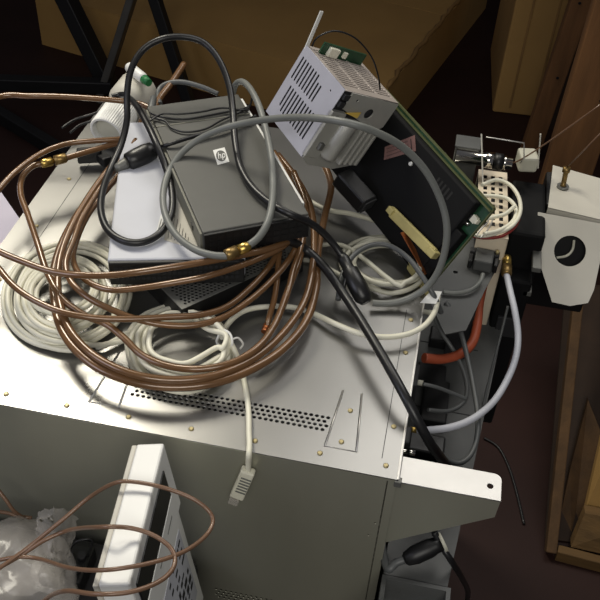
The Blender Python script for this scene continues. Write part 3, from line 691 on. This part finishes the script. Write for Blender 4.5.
# ================================================================== grey coax with gold joint
gx = thing('grey_coax', at(240, 250, z=0), 'grey coaxial cable in a great loop across the pile, with one gold joint', 'cable')
obj('sheath', cable([(229, 256, .076), (212, 255, .075), (194, 249, .073), (177, 236, .070), (166, 217, .070), (163, 196, .074), (168, 174, .078), (180, 155, .088), (198, 140, .1), (222, 129, .115), (250, 122, .13), (282, 118, .155), (315, 118, .185), (348, 123, .195), (378, 133, .185), (405, 149, .165), (427, 173, .14), (442, 204, .11), (447, 232, .085), (442, 262, .055), (430, 284, .03), (412, 297, .014), (392, 303, .008), (372, 303, .008)], .0034, n=8, seg=12), M_grey, gx)
obj('sheath', cable([(246, 247, .077), (258, 238, .082), (267, 224, .089), (272, 204, .094), (273, 180, .095), (271, 155, .098), (266, 130, .102), (259, 106, .106), (251, 90, .106), (243, 82, .1), (236, 84, .09), (233, 93, .075)], .0036, n=8, seg=12), M_grey, gx)
conn(gx, at(249, 246, z=.077), at(225, 256, z=.076), .0055)

# ================================================================== yellowed bracket, paper tag
yb = thing('plastic_bracket', at(420, 250, z=0), 'yellowed plastic bracket with a copper strip, at the foot of the circuit board', 'bracket')
obj('upright_strip', MB().beam(onb(392, 212, .019), onb(434, 254, .019), .0045, .011, bN, .001), M_yel, yb)
obj('lug', MB().obox(onb(433, 253, .020), (bA, bB), (.005, .004, .005), .001), M_yel, yb)
obj('lug', MB().obox(onb(392, 211, .020), (bA, bB), (.004, .0035, .005), .001), M_yel, yb)
obj('foot_strip', MB().beam(at(409, 264, z=.010), at(433, 298, z=.006), .013, .004, (0, 0, 1), .001), M_yel, yb)
lab(obj('copper_strip', MB().beam(onb(403, 232, .022), at(427, 274, z=.014), .009, .001, bN), M_copper, yb), 'bare copper strip')
tag(obj('paper_tag', MB().prism([at(420, 303, z=.012), at(431, 291, z=.016), at(442, 292, z=.016), at(436, 304, z=.010)], (0, 0, .0006)), M_paper), 'small white paper tag at the right edge of the case', 'tag')

# ================================================================== white bottle at the far left
bo2 = thing('plastic_bottle', (-.39, .46, 0), 'white plastic bottle with a ribbed screw cap, lying at the far left', 'bottle')
a = at(106, 133, z=.024); b = at(122, 111, z=.030); dv = (b-a).normalized()
obj('screw_cap', MB().lathe(a, b, [(.22, .0155), (.2, .0160), (0, .0180), (0, .0205), (.05, .0212), (.9, .0212), (1, .0200)], 96, .03), M_white, bo2)
mb = MB().lathe(a+dv*.0055, a+dv*.0075, [(0, .0150), (1, .0150)], 32); lab(obj('cap_liner', mb, M_creamd, bo2), 'darker recessed cap end')
b2 = at(140, 88, z=.033)
obj('body', MB().lathe(b, b2, [(0, .017), (.12, .018), (.2, .0225), (.35, .0255), (.9, .0255), (.97, .023), (1, .018)], 28), M_whitem, bo2)
gt = thing('small_tube', at(138, 72, z=.06), 'small white tube with a green end, behind the white bottle', 'tube')
obj('tube', MB().lathe(at(128, 66, z=.062), at(144, 79, z=.062), [(0, .004), (.1, .0065), (.9, .0065), (1, .005)], 16), M_white, gt)
lab(obj('end', MB().lathe(at(144, 79, z=.062), at(149, 83, z=.062), [(0, .0055), (1, .0045)], 16), M_green, gt), 'green end')

# pale box beyond the left edge, cool light painted into its colour
tag(obj('cool_lit_box', MB().prism([(-.4705, .302, ZF), (-.460, .225, ZF), (-.60, .17, ZF), (-.62, .452, ZF)], (0, 0, .70)), M_cool_card), 'plain white box corner, cool light painted lavender, at the left edge beside the case', 'box')

# ================================================================== gear on the right, beyond the case
cg = thing('connector_cage', at(495, 195, z=-.05), 'small cream perforated metal cage to the right of the circuit board', 'metal cage')
T = frame((.046, .345, -.0), (1, 0.04, 0), (-.04, 1, 0))
hs = []
for j in range(9):
    for i in range(3): hs.append(rect(.006+i*.009, .02+j*.0115, .0105+i*.009, .0275+j*.0115))
obj('perforated_top', MB(T).plate(rect(0, 0, .034, .13), hs, .001), M_cagecream, cg)
obj('inside', MB(T).box((.001, .001, -.08), (.033, .129, -.006)), M_unitd, cg)
obj('sides', MB(T).box((0, 0, -.13), (.034, .0012, -.001)).box((.0328, .0, -.13), (.034, .13, -.001)).box((0, .1288, -.13), (.034, .13, -.001)), M_cagecream, cg)

cx = thing('coax_fitting', at(490, 158, z=.0), 'chrome coaxial fitting lying across the far end of the cream cage', 'fitting')
a, b = at(456, 155, z=.022), at(512, 164, z=.022)
obj('barrel', MB().lathe(a, b, [(0, .008), (.5, .008), (.52, .0095), (.68, .0095)], 20), M_chrome, cx)
lab(obj('ring', MB().lathe(a.lerp(b, .68), a.lerp(b, .83), [(0, .010), (1, .010)], 20), M_black, cx), 'black ring')
obj('nut', MB().lathe(a.lerp(b, .83), b, [(0, .0085), (.4, .0085), (.45, .007), (1, .007)], 6), M_chrome, cx)
gb = thing('grey_housing', at(470, 146, z=.0), 'dark grey box housing behind the chrome fitting', 'housing')
c = at(468, 147, z=.03); obj('body', MB().box((c.x-.014, c.y+.002, -.13), (c.x+.014, c.y+.026, .026), .002), M_steel, gb); obj('lid', MB().box((c.x-.015, c.y+.001, .026), (c.x+.015, c.y+.027, .029), .001), M_unit, gb)
tag(obj('metal_strip', MB().beam(at(483, 186, z=.015), at(481.5, 134, z=.06), .005, .0015, (0, 1, 0)), M_whitem), 'narrow pale strip standing upright at the left of the chrome fitting', 'strip')
tag(obj('metal_strip', MB().beam(at(538, 168, z=.01), at(540.5, 134, z=.05), .004, .0015, (0, 1, 0)), M_whitem), 'narrow pale strip standing upright by the white bracket', 'strip')
tag(obj('wire_frame', MB().tube(P([(486, 137, .06), (524, 143, .055), (524, 158, .04), (520, 163, .03)]), .0008, 6), M_bright), 'thin bent metal wire frame above the chrome fitting', 'wire')
tag(obj('terminal_block', MB().obox(at(527, 160, z=.02), ((1, .2, 0), (0, 0, 1)), (.011, .010, .012), .003), M_creamd), 'pale rounded block between the chrome fitting and the right upright strip', 'block')

mb_ = thing('black_module', at(522, 240, z=-.25), 'tall black module between the cream cage and the white bracket', 'module')
obj('body', MB().box((.0825, .37, -.30), (.122, .475, -.006), .004), M_matt, mb_)
obj('front_block', MB().box((.083, .345, -.30), (.118, .371, -.055), .003), M_matt, mb_)
for bx_ in (((.112, .34, -.035), (.122, .372, -.028)), ((.110, .345, -.075), (.120, .37, -.068))): lab(obj('latch', MB().box(*bx_, .001), M_steel, mb_), 'grey latch')
obj('rib', MB().box((.09, .342, -.14), (.116, .346, -.11), .001), M_unitd, mb_)

wb = thing('white_bracket', (.15, .42, -.16), 'white painted sheet bracket with a round hole at the right edge', 'bracket')
mb = MB(); tp = [at(548, 208, z=0), at(604, 221, z=0), at(606, 180, z=0), at(553, 165, z=0)]
mb.prism(tp, (0, 0, -.0015)); mb.prism([tp[0], tp[1], tp[1]+V((0, .001, -.008)), tp[0]+V((0, .001, -.008))], (0, .0012, 0))
obj('top_plate', mb, M_whitem, wb)
fo = at(537, 213, z=-.004); fx = V((1, -.06, 0)); fy = V((0, .40, .5))
Tf = frame(fo, fx, fy)
Ti = Tf.inverted(); nz = V(Tf.col[2][:3])
def onf(px, py):
    d = FW+RT*((px-300)/F)-UP*((py-300)/F); t = (V(fo)-CAM).dot(nz)/d.dot(nz); q = Ti @ (CAM+d*t); return (q.x, q.y)
outl = [onf(x, y) for x, y in ((538, 212), (604, 224), (600, 262), (594, 290), (588, 303), (570, 306), (552, 302), (545, 280), (538, 258), (536, 243), (539, 230), (537, 226))]
hc = onf(570, 251); hr = (V(onf(586, 252))-V(hc)).length
mb = MB(Tf).plate(outl, [circ(hc[0], hc[1], hr, 32)], .0016); obj('face_plate', mb, M_whitem, wb)
mb = MB(Tf).plate(circ(hc[0], hc[1], hr+.004, 24), [], .001, Matrix.Translation((0, 0, -.012))); obj('inner_plate', mb, M_matt, wb)
mb = MB(Tf); mb.tube(catmull([(hc[0]-.012, hc[1]-.010, -.008), (hc[0]-.002, hc[1]-.006, -.006), (hc[0]+.003, hc[1]+.002, -.006), (hc[0]+.003, hc[1]+.013, -.009)], 6), .0015, 8)
lab(obj('inner_wire', mb, M_creamd, wb), 'pale wire seen through the hole')
mb = MB().box((.122, .43, -.16), (.2, .50, -.004), .003); lab(obj('core', mb, M_black, wb), 'black core')
pn = at(563, 186, z=.002); pt = at(567, 167, z=.024)
pin = thing('terminal_pin', pn, 'brass slotted terminal pin standing on the white bracket', 'pin')
obj('post', MB().lathe(pn, pt, [(0, .004), (.1, .003), (.7, .003), (.72, .0045), (1, .0045)], 14), M_brassd, pin)
obj('washer', MB().lathe(pn-V((0, 0, .002)), pn+V((0, 0, .0005)), [(0, .007), (1, .007)], 16), M_steel, pin)
tag(obj('aerial_wire', MB().tube([pt, at(604, 130, z=.10)], .0009, 6), M_brownl), 'thin taut wire rising right from the brass terminal pin', 'wire')
tag(obj('aerial_wire', MB().tube(catmull([at(511, 163, z=.022), at(520, 160, z=.03), at(545, 144, z=.06), at(604, 102, z=.13)], 4), .0009, 6), M_brownl), 'thin taut wire rising right from the chrome fitting', 'wire')

# white looped wires at the cage
WB = 'white wire loops on the cream cage'
for L_, pts in (('outermost white wire loop on the cream cage', [(482, 185, .018), (496, 180, .016), (510, 185, .018), (519, 198, .016), (520, 213, .012), (512, 226, .008), (497, 233, .005), (480, 236, .003), (468, 232, .0)]),
                ('middle white wire loop bending round on the cream cage', [(478, 196, .008), (494, 196, .01), (508, 199, .012), (516, 209, .01), (513, 221, .008), (500, 230, .008), (484, 234, .01)]),
                ('straightest white wire crossing the lower holes of the cream cage', [(482, 220, .006), (494, 217, .008), (505, 214, .010), (515, 206, .016)])):
    tag(obj('white_wire', cable(pts, .0023), M_cream), L_, 'wire', WB)
tag(obj('red_wire', cable([(472, 236, .0), (486, 238, .0), (502, 236, .002), (514, 228, .004), (519, 219, .004)], .0018), M_red), 'red wire curving under the white wire loops', 'wire')
for k, (pts, L_) in enumerate((([(476, 236, .008), (482, 228, .012), (488, 222, .010), (486, 214, .008)], 'short bare wire nearest the board corner'), ([(480, 238, .006), (486, 232, .010), (490, 226, .008), (493, 219, .006)], 'short bare wire between the board corner and the red wire'))):
    tag(obj('bare_wire', cable(pts, .0009), M_bright), L_, 'wire')

# steel bracket, D connector, gas-type fitting and tubes
sb = thing('steel_bracket', at(465, 280, z=-.13), 'grey steel bracket plate with a small hole, under the dark connector', 'bracket')
pl = [(429, 300), (436, 268), (468, 237), (504, 240), (500, 262), (486, 288), (466, 330), (445, 334)]
T = Matrix.Translation((0, 0, -.03))
hq = at(455.5, 272, z=-.03)
obj('plate', MB().plate([(at(x, y, z=-.03).x, at(x, y, z=-.03).y) for x, y in pl], [circ(hq.x, hq.y, .0028, 12)], .0016, T), M_unit, sb)
c = at(470, 280, z=-.03); obj('leg', MB().box((c.x-.012, c.y-.02, -.13), (c.x+.012, c.y+.02, -.0318)), M_unitd, sb)
dc = thing('data_connector', at(482, 264, z=-.03), 'dark grey data connector with side latches on the steel bracket', 'connector')
Td = frame(at(483, 262, z=-.026), at(500, 265, z=-.026)-at(470, 259, z=-.026), at(486, 246, z=-.026)-at(480, 276, z=-.026))
obj('hood', MB(Td).box((-.010, -.014, -.003), (.010, .010, .012), .002), M_unit, dc)
obj('flange', MB(Td).box((-.016, .004, -.003), (.016, .012, .009), .001), M_unitd, dc)
for sg in (-1, 1): obj('latch', MB(Td).box((min(sg*.0115, sg*.016), -.012, -.003), (max(sg*.0115, sg*.016), .002, .008), .001), M_black, dc)
q = Td @ V((.013, .008, .009)); lab(obj('thumb_screw', MB().lathe(q, q+V((0, 0, .004)), [(0, .0022), (1, .002)], 12), M_brass_s, dc), 'brass thumb screw')
obj('lead', cable([(483, 274, -.02), (480, 282, -.022), (470, 290, -.024), (456, 293, -.026), (443, 292, -.026)], .0024), M_grey, dc)

wt = thing('white_tube', at(510, 340, z=-.1), 'white plastic tube curving from a brass fitting down to the case', 'tube')
obj('tube', cable([(506, 272, -.03), (510, 290, -.034), (515, 312, -.04), (518, 335, -.05), (516, 356, -.055), (508, 378, -.06), (494, 401, -.06), (474, 418, -.055), (452, 427, -.05), (430, 430, -.045), (418, 430, -.042)], .0035, n=7), M_modem, wt)
conn(wt, at(507, 257, z=-.028), at(506.5, 275, z=-.03), .0055, 'brass_fitting', 'brass screw fitting')
tag(obj('orange_hose', cable([(488, 262, -.06), (483, 285, -.066), (479, 305, -.068), (477, 325, -.07), (472, 343, -.07), (460, 354, -.068), (442, 359, -.062), (424, 358, -.055)], .0052), M_orange), 'orange rubber hose curving into the right side of the case', 'hose')
GG = 'loose grey cables at the right side'
for pts, r, L_ in (([(432, 311, -.03), (440, 330, -.05), (452, 348, -.065), (462, 368, -.072), (467, 388, -.076), (463, 403, -.08), (448, 411, -.078), (428, 410, -.07)], .0022, 'loose grey cable looping in a wide bend below the orange hose'),
                   ([(446, 302, -.028), (456, 318, -.04), (463, 340, -.05), (469, 365, -.056), (474, 390, -.06), (478, 418, -.064), (476, 442, -.068), (468, 458, -.07), (455, 463, -.07), (438, 452, -.064), (424, 434, -.056), (414, 416, -.045), (407, 398, -.03)], .0026, 'longest loose grey cable, hanging beneath the white tube'),
                   ([(423, 384, -.028), (436, 387, -.032), (452, 393, -.045), (466, 399, -.055)], .0018, 'short grey cable leaving the square pale socket'),
                   ([(508, 306, -.05), (500, 338, -.08), (491, 372, -.105), (483, 406, -.126)], .0015, 'straight thin grey rod-like cable slanting left of the white tube')):
    tag(obj('grey_cable', cable(pts, r), M_greyd), L_, 'cable', GG)
tag(obj('floor_wire', cable([(484, 438, -.747), (498, 447, -.747), (508, 465, -.747), (516, 490, -.747), (524, 524, -.747)], .0025), M_rubber), 'thin dark wire lying on the floor by the wooden crate', 'wire')

# ================================================================== wooden crate and timber at the right
cr = thing('wooden_pallet', (.42, .75, ZF), 'weathered wooden pallet leaning at the right edge on the floor', 'pallet')
p0 = at(549, 556, z=ZF+.002); p1 = at(575, 322, Y=.80); d = p1-p0
obj('post', MB().beam(p0+V((0, 0, .01)), p0+d*1.55, .022, .018, (0, -.6, .8), .002), M_wood, cr)
a, b = at(556, 553, z=ZF+.01), at(640, 575, z=ZF+.01)
obj('floor_board', MB().beam(a, b, .03, .016, (0, 0, 1), .002), M_woodh, cr)
q = [at(571, 547, Y=.485), at(640, 562, Y=.47), at(640, 524, Y=.50), at(585, 513, Y=.52)]
obj('deck_board', MB().prism(q, (0, .02, -.004)), M_woodh, cr)
q = [at(585, 511, Y=.54), at(640, 520, Y=.53), at(640, 380, Y=.62), at(601, 440, Y=.60)]
lab(obj('front_panel', MB().prism(q, (0, .015, -.004)), M_card, cr), 'lighter tan panel')
q = [at(553, 552, Y=.50), at(572, 549, Y=.50), at(604, 440, Y=.66), at(588, 400, Y=.72), at(570, 470, Y=.60)]
obj('brace', MB().prism(q, (0, .012, -.004)), M_wood, cr)
q = [at(545, 553, z=ZF+.004), at(650, 568, z=ZF+.004), at(660, 300, Y=.92), at(566, 296, Y=.92)]
lab(obj('back_panel', MB().prism([p+V((0, .03, 0)) for p in q], (0, .012, -.004)), M_woodd, cr), 'dark plywood back')
for (px, py, Y, w, tilt, L_) in ((553, 120, 1.75, .05, 0.02, 'narrow timber upright behind the upright strip, far right'), (600, 120, 1.28, .10, -.06, 'broad rough timber upright at the far right edge')):
    q = at(px, py, Y=Y)
    t = thing('timber_upright', (q.x, Y, ZF), L_, 'timber')
    obj('post', MB().beam((q.x-.04, Y, ZF), (q.x+.05+tilt, Y, .9), w, .05, (1, 0, 0), .003), M_timber, t)
    mbk = MB()
    for k in range(5): mbk.lathe((q.x-.02+.006*k, Y-.0255, ZF+.25+.2*k), (q.x-.02+.006*k, Y-.0275, ZF+.25+.2*k), [(0, .004), (1, .003)], 8)
    obj('nail', mbk, M_iron, t)
tag(obj('plywood_sheet', MB().box((.30, 1.9, ZF), (1.2, 1.93, 1.0)), M_woodd), 'dark plywood sheet standing behind the timber uprights', 'board')

# ================================================================== cardboard boxes
zt = -.58
c = at(388, 88, z=zt); l = (at(45, 1, z=zt)-c); r_ = (at(463, 2, z=zt)-c)
ry = (r_.normalized()*.7+V((-l.normalized().y, l.normalized().x, 0))*(.3 if V((-l.y, l.x, 0)).dot(r_) > 0 else -.3)).normalized(); lx = V((-ry.y, ry.x, 0)); lx = lx if lx.dot(l) > 0 else -lx
bx = thing('cardboard_box', V((c.x, c.y, ZF))+lx*.5+ry*.4, 'big brown cardboard box with a flat closed top, filling the background', 'box')
Lx, Ly = 1.15, 1.0
mb = MB(); base = [V((c.x, c.y, ZF)), V((c.x, c.y, ZF))+lx*Lx, V((c.x, c.y, ZF))+lx*Lx+ry*Ly, V((c.x, c.y, ZF))+ry*Ly]
mb.prism(base, (0, 0, zt-ZF-.006)); obj('body', mb, M_card, bx)
mid = Ly*.5
for k in range(2):
    f0 = c+ry*(0 if k == 0 else mid+.002)+V((0, 0, -.006)); w = mid-.001
    mb = MB(); mb.prism([f0, f0+lx*Lx, f0+lx*Lx+ry*w, f0+ry*w], (0, 0, .006)); obj('flap', mb, M_card, bx)
mb = MB(); rg = random.Random(4); pts = []
for k in range(26): pts.append(c+ry*(k*.03)+lx*(.003+rg.uniform(-.004, .006))+V((0, 0, .002+rg.uniform(0, .003))))
mb.tube(pts, .007, 6, rfun=lambda t: .004+.004*abs(math.sin(t*37))); lab(obj('torn_edge', mb, M_cardd, bx), 'torn pale edge')
b2 = thing('cardboard_box', (.35, 2.2, ZF), 'tall narrow cardboard box standing at the upper right behind the gear', 'box')
o = at(492, 112, z=ZF); e = at(545, 118, z=ZF)
T = frame(o, e-o, V((-(e-o).y, (e-o).x, 0)))
obj('body', MB(T).box((0, 0, .0), (.34, .4, 1.1), .006), M_card, b2)
mb = MB(T)
for x in (.045, .115, .2): mb.box((x, -.003, .02), (x+.006, .002, 1.09), .001)
obj('crease', mb, M_cardd, b2)

# ================================================================== black folding stand, upper left
st = thing('metal_stand', (-.9, 1.7, ZF), 'black metal folding stand with a grey leg in the upper left', 'stand')
def bar(p, q, w, h, mt_, name, up=(0, 1, 0)): return obj(name, MB().beam(p, q, w, h, up, .003), mt_, st)
bar(at(-12, 82, z=-.68), at(112, 86, z=-.68), .035, .035, M_iron, 'cross_bar')
bar(at(-8, 110, z=ZF+.02), at(100, 176, z=ZF+.02), .04, .03, M_iron, 'floor_bar', (0, 0, 1))
q0 = at(112, 92, z=ZF+.02); bar(q0, at(62, -10, Y=q0.y+.05), .055, .04, M_iron, 'leg')
q1 = at(100, 100, z=ZF+.02); lab(bar(q1, at(134, -8, Y=q1.y+.05), .05, .02, M_irong, 'leg'), 'grey leg')
q2 = at(192, 112, z=ZF+.02); bar(q2, at(152, -10, Y=q2.y+.04), .03, .03, M_iron, 'leg')

# ================================================================== light
def area(name, loc, target, size, power, col, spread=180):
    L = bpy.data.lights.new(name, 'AREA'); L.shape = 'RECTANGLE'; L.size, L.size_y = size; L.energy = power; L.color = col; L.spread = math.radians(spread)
    o = bpy.data.objects.new(name, L); COL.objects.link(o); o.location = loc
    o.rotation_euler = (V(target)-V(loc)).to_track_quat('-Z', 'Y').to_euler(); return o
area('ceiling_lamp_left', (-.98, 1.05, 1.3), (-.25, .2, 0), (.5, .5), 6.0, (1, .94, .80), 100)
area('ceiling_lamp_right', (.25, 1.1, 1.5), (-.05, .2, 0), (.9, .9), 3.5, (1, .97, .92), 100)
area('window_left', (-1.3, -.7, .75), (-.15, .2, .05), (.7, .7), 2.0, (.82, .84, 1.0), 110)
area('added_fill_behind', (.1, -1.5, 1.3), (-.15, .1, 0), (1.2, .8), 6.5, (1, .97, .90), 110)  # unseen fill added behind the camera to brighten the near face
w = bpy.data.worlds.new('world'); S.world = w; w.use_nodes = True
w.node_tree.nodes['Background'].inputs['Color'].default_value = (.9, .9, 1, 1); w.node_tree.nodes['Background'].inputs['Strength'].default_value = .07
S.view_settings.view_transform = 'Standard'; S.view_settings.look = 'None'; S.view_settings.exposure = 0; S.view_settings.gamma = 1
